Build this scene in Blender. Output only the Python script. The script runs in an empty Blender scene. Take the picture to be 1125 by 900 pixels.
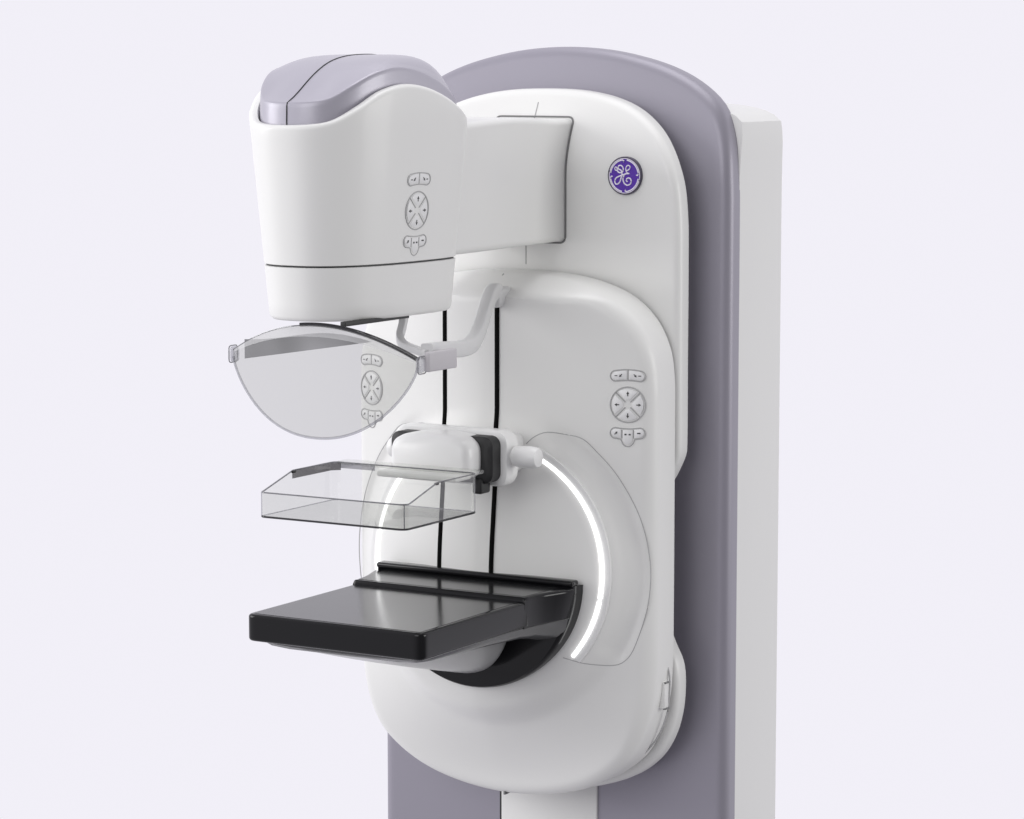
import bpy, bmesh, math, random
from mathutils import Vector, Matrix
PI = math.pi
S = bpy.context.scene
COL = S.collection

# ------------------------------------------------------------------ materials
def new_mat(name):
    m = bpy.data.materials.new(name); m.use_nodes = True
    return m, m.node_tree.nodes, m.node_tree.links

def plastic(name, col, rough=.45, coat=0.0, var=.02, bump=.0, spec=.5, metal=0.0, bscale=900):
    m, N, L = new_mat(name)
    b = N['Principled BSDF']
    b.inputs['Roughness'].default_value = rough
    b.inputs['Coat Weight'].default_value = coat
    b.inputs['Coat Roughness'].default_value = .12
    b.inputs['Specular IOR Level'].default_value = spec
    b.inputs['Metallic'].default_value = metal
    tc = N.new('ShaderNodeTexCoord')
    nz = N.new('ShaderNodeTexNoise'); nz.inputs['Scale'].default_value = 5; nz.inputs['Detail'].default_value = 4
    L.new(tc.outputs['Object'], nz.inputs['Vector'])
    rp = N.new('ShaderNodeMapRange')
    rp.inputs['To Min'].default_value = 1 - var; rp.inputs['To Max'].default_value = 1 + var
    L.new(nz.outputs['Fac'], rp.inputs['Value'])
    mx = N.new('ShaderNodeVectorMath'); mx.operation = 'SCALE'
    mx.inputs[0].default_value = col
    L.new(rp.outputs['Result'], mx.inputs['Scale'])
    L.new(mx.outputs['Vector'], b.inputs['Base Color'])
    if bump:
        n2 = N.new('ShaderNodeTexNoise'); n2.inputs['Scale'].default_value = bscale; n2.inputs['Detail'].default_value = 2
        L.new(tc.outputs['Object'], n2.inputs['Vector'])
        bp = N.new('ShaderNodeBump'); bp.inputs['Strength'].default_value = bump; bp.inputs['Distance'].default_value = .0004
        L.new(n2.outputs['Fac'], bp.inputs['Height']); L.new(bp.outputs['Normal'], b.inputs['Normal'])
    return m

def clear(name, tint, refl, refl_col=(1, 1, 1), haze=0.0, haze_col=(.7, .7, .72), edge=.35, vary=0):
    """thin clear polycarbonate sheet: tinted see-through + fresnel gloss + a little haze"""
    m, N, L = new_mat(name)
    for n in list(N):
        if n.type != 'OUTPUT_MATERIAL': N.remove(n)
    out = [n for n in N if n.type == 'OUTPUT_MATERIAL'][0]
    tr = N.new('ShaderNodeBsdfTransparent'); tr.inputs['Color'].default_value = (*tint, 1)
    gl = N.new('ShaderNodeBsdfGlossy'); gl.inputs['Roughness'].default_value = .03; gl.inputs['Color'].default_value = (*refl_col, 1)
    df = N.new('ShaderNodeBsdfDiffuse'); df.inputs['Color'].default_value = (*haze_col, 1)
    fr = N.new('ShaderNodeLayerWeight'); fr.inputs['Blend'].default_value = edge
    mr = N.new('ShaderNodeMapRange'); mr.inputs['To Min'].default_value = refl; mr.inputs['To Max'].default_value = min(1, refl + .6)
    pw = N.new('ShaderNodeMath'); pw.operation = 'POWER'; pw.inputs[1].default_value = 3
    L.new(fr.outputs['Facing'], pw.inputs[0]); L.new(pw.outputs[0], mr.inputs['Value'])
    m1 = N.new('ShaderNodeMixShader'); m1.inputs[0].default_value = haze
    L.new(tr.outputs[0], m1.inputs[1]); L.new(df.outputs[0], m1.inputs[2])
    m2 = N.new('ShaderNodeMixShader')
    L.new(mr.outputs[0], m2.inputs[0]); L.new(m1.outputs[0], m2.inputs[1]); L.new(gl.outputs[0], m2.inputs[2])
    L.new(m2.outputs[0], out.inputs['Surface'])
    if vary:
        tc = N.new('ShaderNodeTexCoord'); nz = N.new('ShaderNodeTexNoise'); nz.inputs['Scale'].default_value = 9; nz.inputs['Detail'].default_value = 1
        L.new(tc.outputs['Object'], nz.inputs['Vector'])
        r2 = N.new('ShaderNodeMapRange'); r2.inputs['From Min'].default_value = .35; r2.inputs['From Max'].default_value = .65; r2.inputs['To Min'].default_value = 1 - vary; r2.inputs['To Max'].default_value = 1 + vary
        sc = N.new('ShaderNodeVectorMath'); sc.operation = 'SCALE'; sc.inputs[0].default_value = tint
        L.new(nz.outputs['Fac'], r2.inputs['Value']); L.new(r2.outputs[0], sc.inputs['Scale']); L.new(sc.outputs['Vector'], tr.inputs['Color'])
    return m

WHITE = plastic('white_enamel', (.83, .83, .81), .42, .12, .01, .05)
WHITE2 = plastic('bright_white_plastic', (.88, .88, .87), .35, .2, .01)
GREYW = plastic('warm_white_panel', (.80, .80, .785), .5, .05, .01, .05)
PURPLE = plastic('lavender_grey_lacquer', (.325, .310, .362), .46, .1, .02, .05, metal=.3)
CAPM = plastic('silver_lavender_lacquer', (.44, .425, .485), .40, .2, .015, .04, metal=.25)
BLACK = plastic('gloss_black', (.008, .008, .009), .11, .08, .02, spec=.24)
CARBON = plastic('carbon_black_top', (.018, .018, .019), .17, .0, .05, .04, spec=.36, bscale=400)
DARK = plastic('matt_black', (.012, .012, .013), .5, 0, .02)
HULL = plastic('grey_moulded_underside', (.33, .33, .335), .3, .3, .02)
RAILM = plastic('graphite_shell', (.09, .09, .092), .22, .2, .02)
SLOTM = plastic('slot_black', (.003, .003, .003), .7, 0, .02, spec=.05)
SEAM = plastic('seam_grey', (.2, .2, .2), .6)
LINE = plastic('embossed_grey', (.43, .43, .43), .5)
LINE2 = plastic('faint_grey', (.5, .5, .5), .5)
KEYM = plastic('key_silicone', (.84, .84, .84), .45, .1)
GLYPH = plastic('glyph_ink', (.05, .05, .05), .5)
STEEL = plastic('dark_steel', (.30, .30, .32), .25, 0, .02, metal=.8)
RIMD = plastic('dark_violet_rim', (.05, .04, .08), .3, .3)
BRKT = plastic('grey_bracket', (.70, .70, .70), .4, .1, .01)
BRKT2 = plastic('pinkish_grey_bracket', (.56, .54, .56), .45)
VIOLET = plastic('violet_enamel', (.085, .012, .40), .25, .5, .02)
PALEVI = plastic('pale_lilac_enamel', (.92, .88, .98), .4, .2, .01)
SHEET = clear('shield_polycarbonate', (.74, .745, .725), .13, (1, 1, .99), .06, (.8, .8, .79))
PAINTREFL = clear('shield_painted_reflection', (.22, .22, .225), .04, (.9, .9, .9), .06, (.3, .3, .3), vary=.6)  # dark translucent colour imitating a reflection in the shield
TRAY = clear('tray_polycarbonate', (.915, .92, .905), .06, (1, 1, 1), .03)
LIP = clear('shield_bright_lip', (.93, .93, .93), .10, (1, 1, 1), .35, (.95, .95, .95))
TRAYB = clear('tray_floor_polycarbonate', (.68, .685, .67), .07, (1, 1, 1), .04)
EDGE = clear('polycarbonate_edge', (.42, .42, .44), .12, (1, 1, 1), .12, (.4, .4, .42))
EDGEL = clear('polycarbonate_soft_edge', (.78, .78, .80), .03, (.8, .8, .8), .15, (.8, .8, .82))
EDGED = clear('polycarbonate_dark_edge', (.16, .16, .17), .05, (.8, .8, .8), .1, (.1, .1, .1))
def lamp_mat(name, col, st):
    m, N, L = new_mat(name)
    b = N['Principled BSDF']; b.inputs['Base Color'].default_value = (.9, .9, .9, 1)
    b.inputs['Emission Color'].default_value = (*col, 1); b.inputs['Emission Strength'].default_value = st
    nz = N.new('ShaderNodeTexNoise'); nz.inputs['Scale'].default_value = 30
    mr = N.new('ShaderNodeMapRange'); mr.inputs['To Min'].default_value = st * .95; mr.inputs['To Max'].default_value = st * 1.05
    L.new(nz.outputs['Fac'], mr.inputs['Value']); L.new(mr.outputs[0], b.inputs['Emission Strength'])
    return m
GLOW = lamp_mat('lit_ring', (1, 1, 1), 1.7)

# ------------------------------------------------------------------ mesh helpers
def link(name, verts, faces, mats, parent=None, smooth=True, angle=40, fmats=None):
    me = bpy.data.meshes.new(name)
    me.from_pydata([tuple(v) for v in verts], [], faces)
    bm = bmesh.new(); bm.from_mesh(me)
    bmesh.ops.remove_doubles(bm, verts=bm.verts, dist=1e-6)
    bmesh.ops.recalc_face_normals(bm, faces=bm.faces)
    if smooth:
        for f in bm.faces: f.smooth = True
    bm.to_mesh(me); bm.free()
    if not isinstance(mats, (list, tuple)): mats = [mats]
    for m in mats: me.materials.append(m)
    if fmats:
        for p, k in zip(me.polygons, fmats): p.material_index = k
    if smooth: me.set_sharp_from_angle(angle=math.radians(angle))
    o = bpy.data.objects.new(name, me); COL.objects.link(o)
    if parent: o.parent = parent
    return o

class MB:
    def __init__(s): s.v = []; s.f = []; s.m = []
    def add(s, v, f, k=0):
        n = len(s.v); s.v += [Vector(q) for q in v]
        s.f += [tuple(i + n for i in q) for q in f]; s.m += [k] * len(f)
        return s
    def loft(s, rings, cap0=True, cap1=True, k=0, closed=True):
        n = len(rings[0]); v = [p for r in rings for p in r]; f = []
        for i in range(len(rings) - 1):
            for j in range(n if closed else n - 1):
                a = i * n + j; b = i * n + (j + 1) % n
                f.append((a, b, b + n, a + n))
        if cap0: f.append(tuple(range(n - 1, -1, -1)))
        if cap1: f.append(tuple(range((len(rings) - 1) * n, len(rings) * n)))
        return s.add(v, f, k)
    def tube(s, path, r, n=8, closed=False, k=0, flat=None, up=Vector((0, 0, 1))):
        """swept tube; flat=(a,b) gives a rounded-rectangle section: a across, b along 'up'"""
        P = [Vector(p) for p in path]; rings = []
        M = len(P)
        for i, p in enumerate(P):
            a = P[(i - 1) % M] if (closed or i) else P[0]
            b = P[(i + 1) % M] if (closed or i < M - 1) else P[-1]
            t = (b - a).normalized()
            u = up if abs(t.dot(up)) < .98 else Vector((1, 0, 0))
            x = t.cross(u).normalized(); y = x.cross(t).normalized()
            ring = []
            for q in range(n):
                th = 2 * PI * q / n
                if flat:
                    c, d = math.cos(th), math.sin(th)
                    e = .35
                    px = flat[0] * math.copysign(abs(c) ** e, c); py = flat[1] * math.copysign(abs(d) ** e, d)
                else: px, py = r * math.cos(th), r * math.sin(th)
                ring.append(p + x * px + y * py)
            rings.append(ring)
        if closed: rings.append(rings[0]); return s.loft(rings, False, False, k)
        return s.loft(rings, True, True, k)
    def box(s, c, d, r=.003, seg=3, rot=None, k=0):
        bm = bmesh.new(); bmesh.ops.create_cube(bm, size=1)
        for v in bm.verts: v.co = Vector((v.co.x * d[0], v.co.y * d[1], v.co.z * d[2]))
        if r: bmesh.ops.bevel(bm, geom=list(bm.edges), offset=min(r, min(d) * .49), segments=seg, profile=.5, affect='EDGES')
        R = rot or Matrix.Identity(3)
        v = [R @ q.co + Vector(c) for q in bm.verts]; f = [tuple(w.index for w in q.verts) for q in bm.faces]
        bm.free(); return s.add(v, f, k)
    def build(s, name, mats, parent=None, angle=40):
        me = bpy.data.meshes.new(name); me.from_pydata([tuple(v) for v in s.v], [], s.f)
        if not isinstance(mats, (list, tuple)): mats = [mats]
        for m in mats: me.materials.append(m)
        for p, k in zip(me.polygons, s.m): p.material_index = k
        bm = bmesh.new(); bm.from_mesh(me)
        bmesh.ops.remove_doubles(bm, verts=bm.verts, dist=1e-6)
        bmesh.ops.recalc_face_normals(bm, faces=bm.faces)
        for f in bm.faces: f.smooth = True
        bm.to_mesh(me); bm.free()
        me.set_sharp_from_angle(angle=math.radians(angle))
        o = bpy.data.objects.new(name, me); COL.objects.link(o)
        if parent: o.parent = parent
        return o

def cr(pts, n, closed=False):
    """Catmull-Rom through 2D/3D points, resampled evenly to n points"""
    P = [Vector(p if len(p) == 3 else (p[0], p[1], 0)) for p in pts]; M = len(P); out = []
    segs = M if closed else M - 1
    for i in range(segs):
        g = (lambda k: P[k % M]) if closed else (lambda k: P[max(0, min(M - 1, k))])
        p0, p1, p2, p3 = g(i - 1), g(i), g(i + 1), g(i + 2)
        for q in range(24):
            t = q / 24
            out.append(.5 * ((2 * p1) + (-p0 + p2) * t + (2 * p0 - 5 * p1 + 4 * p2 - p3) * t * t + (-p0 + 3 * p1 - 3 * p2 + p3) * t ** 3))
    if not closed: out.append(P[-1])
    return resample(out, n, closed)

def resample(out, n, closed):
    if closed: out = out + [out[0]]
    L = [0]
    for a, b in zip(out, out[1:]): L.append(L[-1] + (b - a).length)
    res = []; j = 0; T = L[-1]
    for i in range(n):
        d = T * i / (n if closed else n - 1)
        while j < len(L) - 2 and L[j + 1] < d: j += 1
        w = (d - L[j]) / max(1e-9, L[j + 1] - L[j])
        res.append(out[j].lerp(out[j + 1], min(1, w)))
    return res

def interp(tab, y):
    if y <= tab[0][0]: return tab[0][1]
    for (a, va), (b, vb) in zip(tab, tab[1:]):
        if y <= b:
            t = (y - a) / (b - a); return va + (vb - va) * t
    return tab[-1][1]
def sinterp(tab, y):
    """smooth table lookup (Catmull-Rom on values)"""
    if y <= tab[0][0]: return tab[0][1]
    if y >= tab[-1][0]: return tab[-1][1]
    for i in range(len(tab) - 1):
        if y <= tab[i + 1][0]: break
    x0, x1 = tab[i][0], tab[i + 1][0]
    def slope(k):
        a = max(0, k - 1); b = min(len(tab) - 1, k + 1)
        return (tab[b][1] - tab[a][1]) / (tab[b][0] - tab[a][0])
    h = x1 - x0; t = (y - x0) / h
    m0, m1 = slope(i) * h, slope(i + 1) * h
    return (2*t**3 - 3*t*t + 1) * tab[i][1] + (t**3 - 2*t*t + t) * m0 + (-2*t**3 + 3*t*t) * tab[i+1][1] + (t**3 - t*t) * m1
def ss(a, b, x):
    t = max(0, min(1, (x - a) / (b - a))); return t * t * (3 - 2 * t)

def inset(o, d):
    """offset closed 2D outline inward by d (outline given clockwise or not: uses signed area)"""
    n = len(o); A = sum(o[i].x * o[(i + 1) % n].y - o[(i + 1) % n].x * o[i].y for i in range(n))
    s = 1 if A > 0 else -1; r = []
    for i in range(n):
        t = (o[(i + 1) % n] - o[i - 1]); t.normalize()
        r.append(Vector((o[i].x - s * t.y * d, o[i].y + s * t.x * d, 0)))
    return r

def plate(mb, half, yf, yb, r, n=240, disp=None, cz=1.2, fill=30, k=0, fs=8, shear=False):
    """plate facing -Y. half = right half outline top->bottom as (x, z); mirrored."""
    full = half + [(-x, z) for x, z in reversed(half) if x > 1e-6]
    o = cr(full, n, True)
    rings = [[Vector((p.x, yb, p.y)) for p in o]]
    for i in range(fs + 1):
        a = PI / 2 * i / fs
        q = inset(o, r * (1 - math.cos(a)))
        rings.append([Vector((p.x, yf + r * (1 - math.sin(a)), p.y)) for p in q])
    last = inset(o, r)
    for i in range(1, fill):
        s = 1 - i / fill
        rings.append([Vector((p.x * s, yf, cz + (p.y - cz) * s)) for p in last])
    if disp:
        for R in (rings if shear else rings[1:]):
            for p in R:
                w = 1 if shear or p.y < yf + r * .999 else max(0, (yb - p.y) / max(1e-6, yb - yf - r))
                p.y += disp(p.x, p.z) * w
    # outline is reversed order for caps; recalc normals fixes it
    mb.loft(rings, True, False, k)
    c = Vector((0, yf + (disp(0, cz) if disp else 0), cz)); nn = len(last); base = len(mb.v)
    mb.v.append(c); st = base - nn
    for j in range(nn): mb.f.append((st + j, st + (j + 1) % nn, base)); mb.m.append(k)
    return o

def empty(name, loc=(0, 0, 0)):
    o = bpy.data.objects.new(name, None); COL.objects.link(o); o.location = loc; return o

# ------------------------------------------------------------------ the machine
ROOT = empty('mammography_machine')
ROOT['label'] = 'white mammography machine with lavender grey column, clear shield and black breast table'
ROOT['category'] = 'medical machine'

# --- rear cabinet ---------------------------------------------------------
m = MB()
o = cr([(0, 1.872), (.12, 1.871), (.22, 1.868), (.285, 1.862), (.328, 1.848), (.3415, 1.822), (.3415, 1.7), (.3415, 1.2), (.3415, .6), (.3415, .1), (.3415, .02), (.33, .0),
        (-.33, .0), (-.3415, .02), (-.3415, .1), (-.3415, .6), (-.3415, 1.2), (-.3415, 1.7), (-.3415, 1.822), (-.328, 1.848), (-.285, 1.862), (-.22, 1.868), (-.12, 1.871)], 300, True)
rings = []
for y, d in ((.1935, .002), (.1945, 0), (.355, 0), (.359, .001), (.362, .004)):
    rings.append([Vector((p.x, y + (.04 * ss(1.74, 2.0, p.y) if y < .2 else 0), p.y)) for p in inset(o, d)])
m.loft(rings).build('rear_cabinet', GREYW, ROOT)

# --- column ---------------------------------------------------------------
def col_disp(x, z):
    return .04 * ss(1.74, 2.0, z)
def col_y(x, z): return .165 + col_disp(x, z)
m = MB()
COLH = [(0, 1.963), (.08, 1.958), (.15, 1.945), (.205, 1.929), (.250, 1.909), (.288, 1.884), (.313, 1.858), (.329, 1.822), (.338, 1.78), (.3415, 1.73), (.342, 1.68), (.342, 1.5), (.342, 1.2), (.342, .9), (.342, .5), (.342, .2), (.338, .09), (.315, .035), (.26, .008), (.15, 0), (0, 0)]
plate(m, COLH, .160, .196, .019, n=320, disp=col_disp, cz=1.1, fill=40, shear=True)
column = m.build('column', PURPLE, ROOT)
# centre strip and its dark gap
m = MB(); m.box((.002, .162, .40), (.192, .012, .80), .002)
strip = m.build('centre_strip', WHITE, column)
m = MB(); m.box((-.0965, .1635, .40), (.005, .008, .80), .0005)
m.build('seam', DARK, column)

# --- gantry cover (fixed white plate behind the arm) -----------------------
def gan_disp(x, z):
    return .075 * ss(1.75, 1.975, z)
GANH = [(0, 1.893), (.08, 1.889), (.15, 1.874), (.205, 1.848), (.25, 1.808), (.279, 1.755), (.289, 1.69), (.2905, 1.60), (.2905, 1.45), (.2905, 1.31), (.287, 1.288), (.275, 1.262),
        (.266, 1.245), (.264, 1.22), (.264, 1.10), (.264, 1.02), (.266, .992), (.274, .972), (.287, .945), (.291, .91), (.287, .86), (.272, .813), (.245, .774), (.20, .741), (.13, .716), (.06, .705), (0, .702)]
m = MB(); plate(m, GANH, .08, .112, .014, n=360, disp=gan_disp, cz=1.3, fill=48, shear=True)
gantry = m.build('gantry_cover', WHITE, ROOT)
m = MB(); m.box((0, .138, 1.19), (.44, .068, .90), .03, 5); m.build('gantry_spacer', PURPLE, gantry)
def gy(x, z): return .08 + gan_disp(x, z)
m = MB()
m.tube([(0, gy(0, z) + .0006, z) for z in [1.60 + i * .27 / 24 for i in range(25)]], .0013, 6)
m.build('seam', LINE, gantry)

# --- rotating arm cover ----------------------------------------------------
RC = 1.105
def arm_disp(x, z):
    t = 1 - ss(1.552, 1.592, z); b = ss(.715, .90, z)
    d = -.070 * max(0, 1 - (abs(x) / .292) ** 1.6) * t * b
    r = math.hypot(x, z - RC)
    d -= .020 * (1 - ss(.228, .272, r)) * (1 - .8 * ss(RC - .02, RC + .2, z)) 
    if x > 0 or True:                                   # recessed sector outside the light ring
        a = math.degrees(math.atan2(z - RC, abs(x)))
        w = ss(.236, .246, r) * (1 - ss(.272, .284, r)) * ss(-33, -27, a) * (1 - ss(52, 66, a))
        d += .0045 * w
    return d
def ay(x, z): return arm_disp(x, z)
ARMH = [(0, 1.592), (.08, 1.589), (.15, 1.578), (.21, 1.556), (.252, 1.522), (.278, 1.476), (.287, 1.425), (.288, 1.35), (.288, 1.2), (.288, 1.05), (.287, .95), (.281, .883), (.262, .824), (.231, .780), (.17, .738), (.093, .714), (0, .705)]
m = MB(); plate(m, ARMH, 0, .072, .022, n=420, disp=arm_disp, cz=RC, fill=70)
arm = m.build('rotating_arm_cover', WHITE, ROOT)
# rear rim line of the arm
full = ARMH + [(-x, z) for x, z in reversed(ARMH) if x > 1e-6]
# seam lines
m = MB(); m.tube([(0, y, z) for y, z in ((.006, 1.5885), (.002, 1.585), (.0, 1.580), (-.003, 1.575))], .0009, 6); m.build('seam', LINE, arm)
m = MB(); m.box((0, .018, .706), (.004, .02, .006), .001); m.build('seam', SEAM, arm)
for sgn in (1, -1):
    pts = []
    for a in (-29, -20, -8, 5, 20, 35, 46, 52):
        pts.append((sgn * .284 * math.cos(math.radians(a)), RC + .284 * math.sin(math.radians(a))))
    pts += [(sgn * .148, RC + .229), (sgn * .118, RC + .232), (sgn * .098, RC + .224), (sgn * .085, RC + .212)]
    pts = [(sgn * .155, RC - .137)] + [(sgn * .218, RC - .150)] + pts
    P = cr([(x, z) for x, z in pts], 90)
    m = MB(); m.tube([(p.x, ay(p.x, p.y) + .0003, p.y) for p in P], .00085, 6)
    m.build('sector_seam', LINE, arm)
# side connector
m = MB(); m.box((.284, .045, .900), (.012, .016, .046), .003)
conn = m.build('side_connector', WHITE, arm)
for z in (.921, .8775):
    m = MB(); m.box((.2885, .045, z), (.006, .014, .003), .001); m.build('latch', SEAM, conn)
m = MB(); P = cr([(.283, .95), (.2885, .93), (.2885, .90), (.284, .865), (.27, .83), (.248, .80), (.21, .768)], 40)
m.tube([(p.x + .0006, .056, p.y) for p in P], .0016, 6); m.build('side_groove', LINE2, arm)

# slits (guide slots)
for x in (-.072, .0315):
    m = MB(); zs = [1.10 + i * (1.545 - 1.10) / 60 for i in range(61)]
    m.tube([(x, ay(x, z) + .001, z) for z in zs], 0, 12, flat=(.0042, .0026), up=Vector((0, 1, 0)))
    m.build('guide_slot', SLOTM, arm)

# light ring
for sgn in (1, -1):
    m = MB(); A = [math.radians(-38 + i * 101 / 60) for i in range(61)]
    P = [Vector((sgn * .2175 * math.cos(a), 0, RC + .2175 * math.sin(a))) for a in A]
    m.tube([(p.x, ay(p.x, p.z) - .0012, p.z) for p in P], .0034, 10)
    m.build('light_ring', GLOW, arm)
    m = MB(); P = [Vector((sgn * .2262 * math.cos(a), 0, RC + .2262 * math.sin(a))) for a in A]
    m.tube([(p.x, ay(p.x, p.z) + .0, p.z) for p in P], 0, 12, flat=(.0065, .0034), up=Vector((0, 1, 0)))
    m.build('ring_bezel', WHITE2, arm)

# --- keypads ----------------------------------------------------------------
def keypad(parent, origin, U, V, label=None):
    """origin = centre of the round pad; U right, V up, N out of the surface"""
    U = Vector(U).normalized(); V = Vector(V).normalized(); Nn = U.cross(V).normalized()
    O = Vector(origin)
    def T(u, v, h=0): return O + U * u + V * v + Nn * h
    def line(mb, pts, r, closed=False, h=0.0003, k=0):
        mb.tube([T(a, b, h) for a, b in pts], r, 6, closed, k, up=Nn)
    R = .0288
    circ = [(R * math.cos(2 * PI * i / 48), R * math.sin(2 * PI * i / 48)) for i in range(48)]
    def arcband(y0, bow, hw, hh, n=14):
        top = [(-hw + hh + (2 * (hw - hh)) * i / n, 0) for i in range(n + 1)]
        f = lambda u: y0 + bow * (1 - (u / hw) ** 2)
        pts = [(u, f(u) + hh) for u, _ in top]
        pts += [(hw - hh + hh * math.sin(PI * i / 8), f(hw - hh) + hh * math.cos(PI * i / 8)) for i in range(1, 8)]
        pts += [(u, f(u) - hh) for u, _ in reversed(top)]
        pts += [(-hw + hh - hh * math.sin(PI * i / 8), f(hw - hh) - hh * math.cos(PI * i / 8)) for i in range(1, 8)]
        return pts
    mb = MB()
    line(mb, circ, .0012, True)
    for a in (45, 135, 225, 315):
        a = math.radians(a)
        line(mb, [(.006 * math.cos(a), .006 * math.sin(a)), (.0275 * math.cos(a), .0275 * math.sin(a))], .0011)
    up = arcband(.0450, .0035, .0290, .0088)
    line(mb, up, .0010, True); line(mb, [(0, .040), (0, .0565)], .0009)
    lo = arcband(-.0445, -.0035, .0290, .0088)
    # lower lobe: drop the middle of the lower edge
    lo2 = []
    for u, v in lo:
        if v < -.050 and abs(u) < .0105: v -= .0115 * math.sqrt(max(0, 1 - (u / .0105) ** 2))
        lo2.append((u, v))
    line(mb, lo2, .0010, True)
    line(mb, [(-.0095, -.041), (-.0095, -.055)], .0009); line(mb, [(.0095, -.041), (.0095, -.055)], .0009)
    kp = mb.build('keypad', LINE, parent)
    if label: kp['label'] = label
    def key(outline, glyphs):
        mb = MB(); h = .0009
        b = [T(u, v, -.0008) for u, v in outline]; t = [T(u, v, h) for u, v in outline]
        cu = sum(p[0] for p in outline) / len(outline); cv = sum(p[1] for p in outline) / len(outline)
        t2 = [T(cu + (u - cu) * .9, cv + (v - cv) * .9, h + .0004) for u, v in outline]
        mb.loft([b, t, t2], False, True)
        for g in glyphs: 
            mb.loft([[T(u, v, h + .0001) for u, v in g], [T(u, v, h + .0008) for u, v in g]], False, True, k=1)
        mb.build('key', [KEYM, GLYPH], kp)
    def arrow(cx, cy, a, s=.0042):
        c, d = math.cos(a), math.sin(a)
        tri = [(0, s), (-s * .62, -s * .05), (-s * .2, -s * .05), (-s * .2, -s), (s * .2, -s), (s * .2, -s * .05), (s * .62, -s * .05)]
        return [(cx + x * c - y * d, cy + x * d + y * c) for x, y in tri]
    def dot(cx, cy, w, h): return [(cx - w, cy - h), (cx + w, cy - h), (cx + w, cy + h), (cx - w, cy + h)]
    for q in range(4):
        a0 = PI / 2 * q + math.radians(8) + PI / 4 ; pts = []
        for i in range(11):
            a = a0 + i * math.radians(74) / 10; pts.append((.0258 * math.cos(a), .0258 * math.sin(a)))
        m_ = PI / 2 * q + PI / 2
        pts.append((.0085 * math.cos(m_ + .4), .0085 * math.sin(m_ + .4))); pts.append((.0085 * math.cos(m_ - .4), .0085 * math.sin(m_ - .4)))
        pts = pts
        key(pts, [arrow(.0180 * math.cos(m_), .0180 * math.sin(m_), m_ - PI / 2, .0040)])
    def sub(u0, u1, y0, bow):
        f = lambda u: y0 + bow * (1 - (u / .029) ** 2)
        n = 8; us = [u0 + (u1 - u0) * i / n for i in range(n + 1)]
        def hh(u):
            e = .0070; lim = .0270
            return e * math.sqrt(max(.02, 1 - (max(0, abs(u) - .0195) / (lim - .0195)) ** 2))
        return [(u, f(u) + hh(u)) for u in us] + [(u, f(u) - hh(u)) for u in reversed(us)]
    key(sub(-.0268, -.0016, .0450, .0035), [arrow(-.012, .0475, 2.4, .0034), dot(-.0195, .0472, .0022, .0007)])
    key(sub(.0016, .0268, .0450, .0035), [arrow(.012, .0475, -2.4, .0034), dot(.0195, .0472, .0022, .0007)])
    key(sub(-.0268, -.0108, -.0445, -.0035), [arrow(-.019, -.0462, -.8, .0034)])
    key(sub(.0108, .0268, -.0445, -.0035), [dot(.0185, -.0462, .0028, .0010)])
    mid = [(-.0082, -.0415), (.0082, -.0415), (.0082, -.054)] + [(.0082 * math.cos(-PI * i / 8), -.056 + .0085 * math.sin(-PI * i / 8)) for i in range(1, 8)] + [(-.0082, -.054)]
    key(mid, [dot(-.0035, -.0485, .0017, .0012), dot(.0035, -.0485, .0017, .0012)])
    return kp

for sgn in (1, -1):
    x = .2475 * sgn; z = 1.386; e = .02
    U = Vector((2 * e, ay(x + e, z) - ay(x - e, z), 0)).normalized()
    # U x V must point toward the viewer (-Y)
    keypad(arm, (x, (ay(x + e, z) + ay(x - e, z)) / 2 - .0002, z), U, (0, 0, 1),
           'embossed keypad on the right half of the arm cover' if sgn > 0 else 'embossed keypad on the left half of the arm cover')

# --- emblem -----------------------------------------------------------------
EO = Vector((.190, .0795, 1.752)); ER = .0315
m = MB(); rings = []
for r, y in ((ER, .004), (ER, -.003), (ER * .985, -.0045), (ER * .93, -.0048), (ER * .91, -.0036)):
    rings.append([EO + Vector((r * math.cos(2 * PI * i / 64), y, r * math.sin(2 * PI * i / 64))) for i in range(64)])
m.loft(rings, True, False); em = m.build('emblem', RIMD, ROOT)
m = MB(); m.loft([[EO + Vector((ER * .915 * math.cos(2 * PI * i / 64), y, ER * .915 * math.sin(2 * PI * i / 64))) for i in range(64)] for y in (0, -.0038)], False, True)
m.build('enamel_disc', VIOLET, em)
def epx(x, y): return EO + Vector(((x - 452) / 236 * ER * .97, -.0042, -(y - 468) / 276 * ER))
def stroke(mb, pts, r):
    P = cr([(a, b) for a, b in pts], max(12, len(pts) * 5))
    mb.tube([epx(p.x, p.y) for p in P], r * 1.22, 6)
m = MB()
stroke(m, [(345, 395), (318, 385), (315, 352), (335, 345), (348, 362)], .00075)
stroke(m, [(348, 362), (352, 400), (385, 425), (425, 410), (436, 370), (420, 332), (388, 318), (362, 340), (368, 372), (392, 382), (410, 400), (418, 440), (405, 500), (385, 560), (350, 590), (322, 580), (315, 540), (335, 500), (380, 475), (430, 455), (470, 440)], .00095)
stroke(m, [(470, 392), (500, 388), (530, 360), (528, 328), (500, 318), (476, 345), (474, 390), (492, 425), (525, 435)], .00085)
stroke(m, [(525, 435), (470, 440), (440, 475), (434, 530), (455, 580), (495, 602), (538, 582), (550, 535), (528, 500), (492, 505), (480, 535), (498, 552)], .00095)
m.build('monogram', PALEVI, em)
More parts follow.
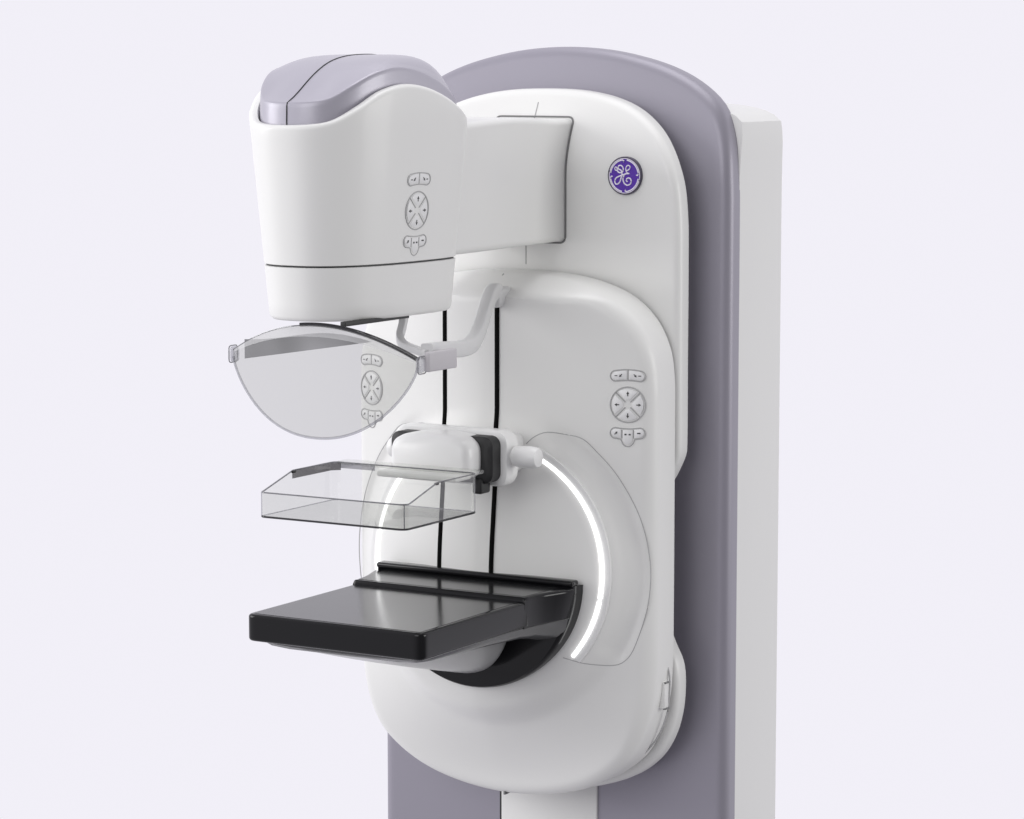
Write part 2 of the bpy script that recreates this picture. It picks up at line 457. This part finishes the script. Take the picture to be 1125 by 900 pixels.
def arc(mb, a0, a1, r=.83, hook=.62, w=.0012):
    pts = []
    for i in range(17):
        a = math.radians(a0 + (a1 - a0) * i / 16); pts.append((ER * r * math.cos(a), ER * r * math.sin(a)))
    rr = []
    for i, p in enumerate(pts): rr.append(w * (.35 + .65 * math.sin(PI * min(1, (i + 1) / 14))))
    # small inward curl at the end
    a = math.radians(a1 + (6 if a1 > a0 else -6)); pts.append((ER * (r - .06) * math.cos(a), ER * (r - .06) * math.sin(a)))
    a = math.radians(a1 + (4 if a1 > a0 else -4)); pts.append((ER * (r - .13) * math.cos(a), ER * (r - .13) * math.sin(a)))
    mb.tube([EO + Vector((x, -.0041, z)) for x, z in pts], w, 6)
for k in range(4):
    m = MB(); arc(m, 80 - 90 * k, 8 - 90 * k); m.build('swirl', PALEVI, em)
m = MB(); m.tube([EO + Vector((ER * .9 * math.cos(2 * PI * i / 64), -.0040, ER * .9 * math.sin(2 * PI * i / 64))) for i in range(64)], .0008, 6, True)
m.build('rim_ring', PALEVI, em)

# --- head neck (box from gantry to tube head) ----------------------------------
def rrect(w, z0, z1, r, n=10):
    pts = []
    for cx, cz, a0 in ((w - r, z1 - r, 0), (-w + r, z1 - r, 90), (-w + r, z0 + r, 180), (w - r, z0 + r, 270)):
        for i in range(n + 1):
            a = math.radians(a0 + 90 * i / n); pts.append((cx + r * math.cos(a), cz + r * math.sin(a)))
    return pts
m = MB(); rings = []
for i in range(17):
    y = -.36 + i * (.51 / 16)
    f = ss(-.32, -.1, y)
    w = .101 - .026 * ss(-.3, .09, y)
    rings.append([Vector((a, y, b)) for a, b in rrect(w, 1.640, 1.843 + .006 * math.sin(PI * max(0, min(1, (y + .30) / .36))), .011)])
m.loft(rings); neck = m.build('head_neck', WHITE, ROOT)
m = MB()
P = [(a, b) for a, b in rrect(.0765, 1.6375, 1.8465, .011)]
P = [(q.x, q.y) for q in resample([Vector((a, b, 0)) for a, b in P], 220, True)]
P = P[:]
m.tube([(a, gy(a, b) - .0003, b) for a, b in P], .0017, 6, True); m.build('seam', SEAM, neck)

# --- tube head -----------------------------------------------------------------
PLAN = [(0, -.636), (.040, -.630), (.074, -.608), (.099, -.570), (.115, -.520), (.123, -.465), (.1265, -.405), (.126, -.345), (.117, -.300), (.085, -.272), (0, -.266)]
planfull = cr(PLAN + [(-x, y) for x, y in reversed(PLAN) if x > 1e-6], 160, True)
# remove duplicated end point influence by filtering
def hk(z): return min(1.05, (z - 1.555) / (1.85 - 1.555))
def hscale(z): return .80 + .20 * hk(z)
def hsy(z): return .872 + .128 * hk(z)
CY = -.405
def hring(z, ins=0, zt=None):
    s = hscale(z if zt is None else 1.85); P = inset(planfull, ins); out = []
    for p in P:
        zz = z
        out.append(Vector((p.x * s, CY + (p.y - CY) * hsy(z), zz)))
    return out
RIM = [(-.64, 1.846), (-.61, 1.853), (-.57, 1.875), (-.53, 1.896), (-.48, 1.906), (-.43, 1.902), (-.38, 1.889), (-.33, 1.869), (-.27, 1.838)]
def rimz(y): return sinterp(RIM, y)
mlow = MB(); rings = []
for z, d in ((1.555, .012), (1.5555, .006), (1.558, .002), (1.562, .0)): rings.append(hring(z, d))
for z in (1.58, 1.60, 1.62, 1.6355): rings.append(hring(z))
rings.append(hring(1.6362, .002))
head = empty('tube_head'); 
mlow.loft(rings, True, True)
mhead = MB(); rings = [hring(1.6386, .002), hring(1.6395)]
top = []
for i in range(1, 15):
    t = i / 14
    R = []
    for p in planfull:
        zt = rimz(p.y) - .008
        z = 1.6395 + (zt - 1.6395) * t
        s = hscale(z); R.append(Vector((p.x * s, CY + (p.y - CY) * hsy(z), z)))
    rings.append(R)
for i in range(1, 7):
    a = PI / 2 * i / 6; d = .008 * (1 - math.cos(a)); P = inset(planfull, d); R = []
    for p, q in zip(P, planfull):
        z = rimz(q.y) - .008 * (1 - math.sin(a)); s = hscale(z); R.append(Vector((p.x * s, CY + (p.y - CY) * hsy(z), z)))
    rings.append(R)
for d, dz in ((.013, 0), (.0145, -.004), (.0150, -.02)):
    P = inset(planfull, d); R = []
    for p, q in zip(P, planfull):
        z = rimz(q.y) + dz; s = hscale(z); R.append(Vector((p.x * s, CY + (p.y - CY) * hsy(z), z)))
    rings.append(R)
bpy.data.objects.remove(head)
mhead.loft(rings, True, True)
head = mhead.build('tube_head', WHITE, ROOT)
mlow.build('lower_band', WHITE, head)
m = MB(); m.loft([hring(1.635, .0035), hring(1.640, .0035)]); m.build('seam', DARK, head)
for (x, y0, y1) in ((.084, -.600, -.425), (-.084, -.505, -.425)):
    m = MB(); m.box((x, (y0 + y1) / 2, 1.5545), (.010, y1 - y0, .007), .001); m.build('collimator_rail', DARK, head)
# cap
EDGEZ = [(-.64, 1.880), (-.61, 1.887), (-.57, 1.908), (-.53, 1.924), (-.48, 1.932), (-.43, 1.927), (-.38, 1.914), (-.33, 1.894), (-.27, 1.862)]
CROWN = [(-.64, 1.882), (-.60, 1.901), (-.55, 1.924), (-.50, 1.941), (-.44, 1.949), (-.36, 1.947), (-.28, 1.925)]
def capring(ins, f, h, r=1.0, flat=1.0):
    P = inset(planfull, ins); R = []
    for p, q in zip(P, planfull):
        s = 1.0
        x = p.x * s * r; y = CY + (p.y - CY) * s * r
        ye = CY + (q.y - CY)
        base = rimz(ye) - .014; top = sinterp(EDGEZ, ye)
        z = base + (top - base) * h
        R.append(Vector((x, y, z)))
    return R
rings = [capring(.016, 0, 0), capring(.016, 0, .4), capring(.0165, 0, .8), capring(.017, 0, .93), capring(.0185, 0, .985), capring(.021, 0, 1.0)]
last = rings[-1]
E1 = [(Vector((p.x, p.y, 0)), p.z) for p in last]
NR = 16
for i in range(1, NR):
    t = 1 - i / NR; R = []
    for (p, ez) in E1:
        x = p.x * t; y = CY + (p.y - CY) * t
        cz = sinterp(CROWN, y); blend = 1 - t * t
        R.append(Vector((x, y, ez + (cz - ez) * (1 - t ** 6))))
    rings.append(R)
m = MB(); m.loft(rings, True, True, 0); cap = m.build('head_cap', CAPM, head, 50)
# cap centre seam (evaluated by ray casting along the cap)
bpy.context.view_layer.update()
pts = []
for i in range(40):
    y = -.60 + i * (.30 / 39)
    ok, loc, nr, idx = cap.ray_cast(Vector((.0003, y, 2.1)), Vector((0, 0, -1)))
    if ok: pts.append(loc + Vector((0, 0, .0002)))
front = []
for i in range(8):
    z = 1.845 + i * (.034 / 7)
    ok, loc, nr, idx = cap.ray_cast(Vector((.0003, -.8, z)), Vector((0, 1, 0)))
    if ok: front.append(loc + Vector((0, -.0002, 0)))
m = MB(); m.tube(front + [p for p in pts if p.y > (front[-1].y + .002 if front else -1)], .0011, 6)
m.build('seam', DARK, cap)
# keypad on the right flank of the head
for sgn in (1, -1):
    def hit(y, z): return head.ray_cast(Vector((sgn * .5, y, z)), Vector((-sgn, 0, 0)))[1]
    yk, zk = -.441, 1.716
    Vv = (hit(yk, zk + .035) - hit(yk, zk - .035)).normalized()
    Uu = (hit(yk + .022 * sgn, zk) - hit(yk - .022 * sgn, zk)).normalized()
    keypad(head, hit(yk, zk) - Vector((sgn * .0006, 0, 0)), Uu, Vv,
           'embossed keypad on the right flank of the tube head' if sgn > 0 else 'embossed keypad on the left flank of the tube head')

# --- face shield -----------------------------------------------------------------
# lens-shaped sheet, bowed forward: y = SY + bow*(x/hw)^2
SHW = .168
def sy(x): return -.549 + .021 * (x / SHW) ** 2
def stop(x): return 1.545 - .047 * (x / SHW) ** 2
def sbot(x):
    t = min(1, abs(x) / SHW); return 1.488 - .114 * (1 - t ** 2.15) ** .74
m = MB(); nx = 64; nz = 14; th = .0022
rows = []
for side in (0, 1):
    for i in range(nx + 1):
        x = -SHW + 2 * SHW * i / nx
        for j in range(nz + 1):
            z = sbot(x) + (stop(x) - sbot(x)) * j / nz
            rows.append(Vector((x, sy(x) + side * th, z)))
f = []; W = nz + 1; Q = (nx + 1) * W
for i in range(nx):
    for j in range(nz):
        a = i * W + j; f.append((a, a + 1, a + W + 1, a + W))
m.add(rows[:Q], f); shield = m.build('face_shield', SHEET, ROOT)
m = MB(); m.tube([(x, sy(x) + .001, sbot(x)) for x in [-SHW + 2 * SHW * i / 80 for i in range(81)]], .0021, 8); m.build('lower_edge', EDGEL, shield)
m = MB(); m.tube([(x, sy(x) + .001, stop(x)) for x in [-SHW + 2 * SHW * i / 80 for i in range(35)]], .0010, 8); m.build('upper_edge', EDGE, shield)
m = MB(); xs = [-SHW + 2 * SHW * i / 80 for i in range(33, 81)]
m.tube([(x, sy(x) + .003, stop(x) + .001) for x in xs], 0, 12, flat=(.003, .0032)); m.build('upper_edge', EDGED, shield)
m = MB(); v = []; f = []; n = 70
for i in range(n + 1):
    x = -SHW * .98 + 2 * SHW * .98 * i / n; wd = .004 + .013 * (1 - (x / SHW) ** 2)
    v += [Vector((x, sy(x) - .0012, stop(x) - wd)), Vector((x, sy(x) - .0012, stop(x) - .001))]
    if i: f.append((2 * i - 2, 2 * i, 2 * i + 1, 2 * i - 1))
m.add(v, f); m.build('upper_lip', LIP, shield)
# dark strip behind the sheet; its colour paints in the head underside's reflection
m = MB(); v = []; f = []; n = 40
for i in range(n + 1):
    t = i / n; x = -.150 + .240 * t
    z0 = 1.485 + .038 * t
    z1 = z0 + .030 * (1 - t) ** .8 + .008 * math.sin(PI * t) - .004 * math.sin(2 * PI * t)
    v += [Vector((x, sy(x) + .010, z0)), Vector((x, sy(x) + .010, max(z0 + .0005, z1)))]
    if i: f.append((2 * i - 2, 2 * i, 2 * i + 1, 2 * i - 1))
m.add(v, f); m.build('painted_reflection', PAINTREFL, shield)
for sgn in (-1, 1):
    m = MB(); x = sgn * .169
    m.box((x, sy(x) + .006, 1.4915), (.008, .018, .024), .004); m.build('end_clip', EDGEL, shield)
    m = MB(); rp = [(sy(x) - .004, 1.503), (sy(x) - .005, 1.492), (sy(x) - .004, 1.480), (sy(x) + .006, 1.4785), (sy(x) + .016, 1.480), (sy(x) + .017, 1.492), (sy(x) + .016, 1.503), (sy(x) + .006, 1.5045)]
    P = cr(rp, 32, True)
    m.tube([(x + sgn * .003, p.x, p.y) for p in P], .0009, 6, True); m.build('clip_rim', STEEL, shield)
# mounting block and bracket arms
m = MB(); m.box((.176, -.475, 1.4955), (.010, .080, .030), .003); blk = m.build('shield_mount', BRKT2, shield)
def sweep3(pts, w, h, n=60):
    P = cr([tuple(p) for p in pts], n); mm = MB(); mm.tube(P, 0, 16, flat=(w, h)); return mm
for sgn in (1,):
    mm = sweep3([(sgn * .030, -.058, 1.552), (sgn * .034, -.075, 1.566), (sgn * .040, -.10, 1.564), (sgn * .05, -.135, 1.542), (sgn * .065, -.18, 1.512), (sgn * .085, -.235, 1.496), (sgn * .110, -.31, 1.495), (sgn * .135, -.39, 1.502), (sgn * .148, -.47, 1.506)], .010, .0125)
    mm.build('bracket_arm', BRKT, shield)
for sgn in (1,):
    mm = sweep3([(sgn * .055, -.385, 1.556), (sgn * .057, -.395, 1.535), (sgn * .062, -.41, 1.519), (sgn * .082, -.43, 1.510), (sgn * .12, -.455, 1.506), (sgn * .15, -.47, 1.503)], .006, .006)
    mm.build('bracket_strut', BRKT, shield)
for sgn in (1,):
    m = MB(); m.box((sgn * .034, -.062, 1.556), (.024, .05, .034), .010, 5); m.build('bracket_foot', BRKT, shield)

# --- compression carriage -----------------------------------------------------------
m = MB(); rings = []
rr = lambda w, z0, z1, r, y: [Vector((a, y, b)) for a, b in rrect(w, z0, z1, r, 8)]
m.loft([rr(.080, 1.270, 1.335, .016, -.04), rr(.082, 1.268, 1.337, .016, -.118), rr(.106, 1.262, 1.345, .018, -.128), rr(.1075, 1.258, 1.349, .020, -.134), rr(.1075, 1.258, 1.349, .020, -.158), rr(.106, 1.260, 1.347, .018, -.163), rr(.101, 1.265, 1.342, .014, -.165)])
car = m.build('compression_carriage', WHITE2, ROOT)
m = MB(); m.loft([rr(.096, 1.266, 1.3415, .016, -.160), rr(.096, 1.266, 1.3415, .016, -.190), rr(.090, 1.272, 1.336, .014, -.194)])
m.box((.070, -.182, 1.262), (.018, .030, .026), .004); m.build('inner_housing', DARK, car)
# front block: rounded cowl, extruded along Y with domed side outline
m = MB(); rings = []
for y, e in ((-.170, .000), (-.212, .0), (-.222, .0015), (-.229, .005), (-.233, .012)):
    pts = []
    for i in range(64):
        a = 2 * PI * i / 64; c, s = math.cos(a), math.sin(a)
        ex = .36 if s > 0 else .16
        w = .076 - e; h = .036 - e
        px = w * math.copysign(abs(c) ** (2 * ex * .9), c); pz = h * math.copysign(abs(s) ** (.62 if s > 0 else .4), s)
        pts.append(Vector((px, y, 1.310 + pz)))
    rings.append(pts)
m.loft(rings); m.build('carriage_cowl', WHITE2, car)
m = MB(); m.box((0, -.245, 1.2815), (.150, .05, .010), .004); m.build('paddle_clamp', WHITE, car)
for sgn in (1, -1):
    m = MB(); rings = []; kx = .0 if sgn > 0 else -.026
    for x, r in ((.090, .010), (.108, .0125), (.110, .0160), (.122, .0178), (.136, .0182), (.147, .0172), (.153, .0145), (.155, .008)):
        rings.append([Vector((sgn * (x + kx * (x - .09) / .065), -.142 + r * math.cos(2 * PI * i / 28), 1.307 + r * math.sin(2 * PI * i / 28))) for i in range(28)])
    m.loft(rings); m.build('knob', WHITE2, car)

# --- compression paddle (clear tray) ------------------------------------------------
X0 = .134; YF = -.511; YB = -.300; ZB = 1.239
ZF = 1.277; ZT = 1.300; YS = -.418
t = .0012
def quad(mb, a, b, c, d, th=Vector((0, 0, 0))): mb.add([a, b, c, d], [(0, 1, 2, 3)])
m = MB(); r = .012
def padoutline(n=6):
    pts = []
    for cx, cy, a0 in ((X0 - r, YB - r, 0), (-X0 + r, YB - r, 90), (-X0 + r, YF + r, 180), (X0 - r, YF + r, 270)):
        for i in range(n + 1):
            a = math.radians(a0 + 90 * i / n); pts.append((cx + r * math.cos(a), cy + r * math.sin(a)))
    return pts
PO = padoutline()
def rimh(y):
    if y < YF + .012: return ZF
    if y < YS: return ZF + (ZT - ZF) * (y - (YF + .012)) / (YS - YF - .012)
    return ZT
# resample walls so the slope is captured
PW = resample([Vector((a, b, 0)) for a, b in PO], 220, True)
m.loft([[Vector((p.x, p.y, ZB)) for p in PW], [Vector((p.x, p.y, rimh(p.y))) for p in PW]], False, False)
tray = m.build('compression_paddle', TRAY, ROOT)
tray['label'] = 'clear plastic tray-shaped compression paddle'
m = MB(); m.add([Vector((p.x, p.y, ZB)) for p in PW], [tuple(range(len(PW)))]); m.build('paddle_floor', TRAYB, tray)
def run(cond):
    k0 = next(i for i in range(len(PW)) if cond(PW[i]) and not cond(PW[i - 1])); out = []
    for i in range(len(PW)):
        p = PW[(k0 + i) % len(PW)]
        if not cond(p): break
        out.append(p)
    return out
near = lambda p: p.y < YF + .006 or p.x > X0 - .006
far = lambda p: not near(p)
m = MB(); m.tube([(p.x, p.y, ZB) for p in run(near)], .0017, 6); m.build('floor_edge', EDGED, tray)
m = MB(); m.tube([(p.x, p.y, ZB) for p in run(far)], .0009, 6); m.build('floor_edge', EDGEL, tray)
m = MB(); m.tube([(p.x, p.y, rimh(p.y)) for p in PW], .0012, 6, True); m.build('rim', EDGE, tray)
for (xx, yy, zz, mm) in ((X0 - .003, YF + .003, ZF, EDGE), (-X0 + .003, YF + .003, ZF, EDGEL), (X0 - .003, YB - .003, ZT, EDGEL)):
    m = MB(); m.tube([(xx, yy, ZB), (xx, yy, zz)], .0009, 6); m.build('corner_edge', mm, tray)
# stiffening flange along the rear and the sides
DF = clear('paddle_flange', (.18, .175, .18), .08, (1, 1, 1), .1, (.3, .3, .3))
fl = [(-X0 + .001, YS - .004), (-X0 + .001, YB - .012), (-X0 + .012, YB - .001)]
m = MB(); pts = fl
P = resample([Vector((a, b, 0)) for a, b in pts], 24, False)
m.loft([[Vector((p.x + .0012, p.y - .0012, ZT - .0125)) for p in P], [Vector((p.x + .0012, p.y - .0012, ZT - .0005)) for p in P]], False, False, closed=False)
m.build('side_flange', DF, tray)
m = MB(); m.loft([[Vector((x, YB - .003, z)) for x in (-X0 + .012, -.055)] for z in (ZT - .009, ZT - .0005)], False, False, closed=False)
m.build('rear_flange', EDGE, tray)
m = MB(); m.box((.0, YB + .014, ZT - .001), (2 * X0 - .01, .030, .006), .002); m.build('paddle_bar', TRAY, tray)
for sx in (-1, 1):
    m = MB(); m.box((sx * (X0 - .0015), YS, ZT - .002), (.004, .009, .004), .001); m.build('corner_stop', DARK, tray)

# --- breast support (black table) ----------------------------------------------------
TC = 1.086
m = MB()   # half-disc base against the arm
def halfdisc(R, y, zt):
    pts = [(R * math.cos(a), zt + R * .985 * math.sin(a)) for a in [PI + PI * i / 48 for i in range(49)]]
    return [Vector((a, y, b)) for a, b in pts]
m.loft([halfdisc(.187, -.050, TC + .004), halfdisc(.1885, -.070, TC + .007), halfdisc(.1890, -.088, TC + .007), halfdisc(.187, -.094, TC + .006), halfdisc(.181, -.098, TC + .002)])
base = m.build('breast_support', BLACK, ROOT)
base['label'] = 'glossy black table for the breast with half-round rear base'
# back lip: thin raised strip
m = MB(); m.box((0, -.0845, 1.0970), (.3785, .024, .010), .0040); m.build('back_lip', BLACK, base)
# table slab
def tri(pts, n): return resample([Vector((a, b, 0)) for a, b in pts], n, True)
def rpoly(pts, n=200):
    """pts: (x,y,r) rounded polygon"""
    out = []; M = len(pts)
    for i in range(M):
        p = Vector(pts[i][:2]); a = Vector(pts[i - 1][:2]); b = Vector(pts[(i + 1) % M][:2]); r = pts[i][2]
        da = (a - p).normalized(); db = (b - p).normalized()
        p0 = p + da * r; p1 = p + db * r
        for k in range(9):
            t = k / 8; q = p0 * (1 - t) ** 2 + p * 2 * t * (1 - t) + p1 * t * t
            out.append(Vector((q.x, q.y, 0)))
    return resample(out, n, True)
SL = rpoly([(-.163, -.510, .016), (.163, -.510, .016), (.164, -.19, .004), (-.164, -.19, .004)], 260)
def slab(mb, P, z0, z1, r, fs=6, k=0):
    rings = []
    for i in range(fs + 1):
        a = PI / 2 * i / fs; rings.append([Vector((p.x, p.y, z0 + r * (1 - math.sin(a)))) for p in inset(P, r * (1 - math.cos(a)))])
    rings.reverse()
    for i in range(fs + 1):
        a = PI / 2 * i / fs; rings.append([Vector((p.x, p.y, z1 - r * (1 - math.sin(a)))) for p in inset(P, r * (1 - math.cos(a)))])
    mb.loft(rings, True, True, k)
m = MB(); slab(m, SL, 1.040, 1.083, .0055); sb = m.build('detector_slab', BLACK, base)
m = MB(); SI = inset(SL, .009); m.loft([[Vector((p.x, p.y, z)) for p in SI] for z in (1.080, 1.0835)], False, True); m.build('top_panel', CARBON, sb)
# rear deck flaring out to the half disc
def decksec(y):
    t = ss(-.21, -.085, y)
    return .1642 + .004 * max(0, (y + .205) / .12) + .0225 * t ** 1.6
m = MB(); rings = []
for y, dz, dw in ((-.205, -.010, 0), (-.2045, -.003, 0), (-.202, 0.0, 0), (-.19, 0, 0), (-.17, 0, 0), (-.15, 0, 0), (-.13, 0, 0), (-.115, 0, 0), (-.10, 0, 0), (-.09, 0, 0)):
    w = decksec(y) + dw; zt = 1.0905 + dz; zb = 1.038; ins = .001 + .008 * ss(-.2, -.09, y)
    pr_ = []
    for cx, cz, a0, r in ((w - .006, zt - .006, 0, .006), (-w + .006, zt - .006, 90, .006), (-w + ins + .004, zb + .004, 180, .004), (w - ins - .004, zb + .004, 270, .004)):
        for i in range(7):
            a = math.radians(a0 + 90 * i / 6); pr_.append(Vector((cx + r * math.cos(a), y, cz + r * math.sin(a))))
    rings.append(pr_)
m.loft(rings); m.build('rear_deck', BLACK, base)
m = MB(); m.loft([[Vector((x, y, z)) for x, y in ((-.158, -.196), (.158, -.196), (.168, -.10), (-.168, -.10))] for z in (1.088, 1.0909)], False, True); m.build('deck_panel', CARBON, base)
# hull
m = MB(); rings = []
for i in range(30):
    t = i / 29; y = -.484 + t * .385
    w = .120 - .034 * t ** 1.5; d = .012 + .098 * t ** .9
    if t > .9: q = (t - .9) / .1; d *= 1 - .18 * q * q; w *= 1 - .12 * q * q
    R = []
    for k in range(41):
        a = PI * k / 40
        R.append(Vector((-w * math.copysign(abs(math.cos(a)) ** .8, math.cos(a)), y, 1.041 - d * math.sin(a))))
    rings.append(R)
m.loft(rings, True, True); m.build('underside_shell', HULL, base)
# under-slab chamfer rail on each side
m = MB(); rings = []
for y, w, h in ((-.486, .140, .006), (-.480, .150, .010), (-.44, .157, .013), (-.30, .159, .016), (-.20, .162, .020), (-.15, .165, .024), (-.115, .172, .029), (-.092, .180, .033)):
    rings.append([Vector((a, y, b)) for a, b in ((w, 1.0405), (w - .004, 1.0405 - h * .55), (w - .016, 1.0405 - h), (w - .05, 1.0405 - h * 1.25), (-w + .05, 1.0405 - h * 1.25), (-w + .016, 1.0405 - h), (-w + .004, 1.0405 - h * .55), (-w, 1.0405))])
m.loft(rings); m.build('lower_tray_shell', RAILM, base)

# ------------------------------------------------------------------ light
W = bpy.data.worlds.new('World'); S.world = W; W.use_nodes = True
N = W.node_tree.nodes; L = W.node_tree.links
bg = N['Background']
tc = N.new('ShaderNodeTexCoord')
# seamless studio backdrop: bright lavender-white sweep behind the machine, dimmer room in front
dot = N.new('ShaderNodeVectorMath'); dot.operation = 'DOT_PRODUCT'
ax = Vector((-.30, .95, .0)).normalized(); dot.inputs[1].default_value = ax
L.new(tc.outputs['Generated'], dot.inputs[0])
mr = N.new('ShaderNodeMapRange'); mr.interpolation_type = 'SMOOTHSTEP'
mr.inputs['From Min'].default_value = -.05; mr.inputs['From Max'].default_value = .55
mr.inputs['To Min'].default_value = 0; mr.inputs['To Max'].default_value = 1
L.new(dot.outputs['Value'], mr.inputs['Value'])
sep = N.new('ShaderNodeSeparateXYZ'); L.new(tc.outputs['Generated'], sep.inputs[0])
mz = N.new('ShaderNodeMapRange'); mz.interpolation_type = 'SMOOTHSTEP'
mz.inputs['From Min'].default_value = -.3; mz.inputs['From Max'].default_value = .9; mz.inputs['To Min'].default_value = .86; mz.inputs['To Max'].default_value = 1.0
L.new(sep.outputs['Z'], mz.inputs['Value'])
mix = N.new('ShaderNodeMix'); mix.data_type = 'FLOAT'
mxx = N.new('ShaderNodeMapRange'); mxx.interpolation_type = 'SMOOTHSTEP'
mxx.inputs['From Min'].default_value = -.9; mxx.inputs['From Max'].default_value = .75; mxx.inputs['To Min'].default_value = 1.0; mxx.inputs['To Max'].default_value = .28
L.new(sep.outputs['X'], mxx.inputs['Value'])
mul = N.new('ShaderNodeMath'); mul.operation = 'MULTIPLY'
L.new(mz.outputs[0], mul.inputs[0]); L.new(mxx.outputs[0], mul.inputs[1])
L.new(mr.outputs[0], mix.inputs[0]); L.new(mul.outputs[0], mix.inputs[2]); mix.inputs[3].default_value = 1.0
bg.inputs['Color'].default_value = (.885, .868, .935, 1)
L.new(mix.outputs[0], bg.inputs['Strength'])

def area(name, loc, target, size, power, col=(1, 1, 1), sy_=None):
    l = bpy.data.lights.new(name, 'AREA'); l.energy = power; l.color = col
    l.shape = 'RECTANGLE'; l.size = size; l.size_y = sy_ or size
    o = bpy.data.objects.new(name, l); COL.objects.link(o); o.location = loc
    d = Vector(target) - Vector(loc); o.rotation_euler = d.to_track_quat('-Z', 'Y').to_euler()
    return o
area('key_softbox', (-4.3, -2.7, 2.6), (0, 0, 1.2), 2.6, 100, (1, 1, .985))
area('front_softbox', (.3, -5.2, 3.4), (0, 0, 1.2), 3.2, 80, (1, 1, 1))
area('overhead_softbox', (0, .3, 5.2), (0, 0, 1.2), 2.2, 48, (1, 1, 1))
area('side_softbox', (4.6, 1.25, 1.9), (.2, 0, 1.3), 2.0, 70, (1, 1, .98))

# ------------------------------------------------------------------ camera
F = 3300.0; yaw = math.radians(30.5); p = math.atan(390 / 3300)
fw = Vector((-math.sin(yaw) * math.cos(p), math.cos(yaw) * math.cos(p), -math.sin(p)))
cam = bpy.data.cameras.new('camera'); cam.sensor_width = 36; cam.lens = 36 * F / 1125; cam.clip_end = 200
co = bpy.data.objects.new('camera', cam); COL.objects.link(co)
co.location = Vector((.02, 0, 1.363)) - 5.0 * fw
co.rotation_euler = fw.to_track_quat('-Z', 'Y').to_euler()
S.camera = co
S.view_settings.view_transform = 'Standard'; S.view_settings.look = 'None'; S.view_settings.exposure = 0; S.view_settings.gamma = 1
S.render.resolution_x = 1024; S.render.resolution_y = 819
try:
    S.cycles.max_bounces = 10; S.cycles.transparent_max_bounces = 24; S.cycles.use_denoising = True
except Exception: pass
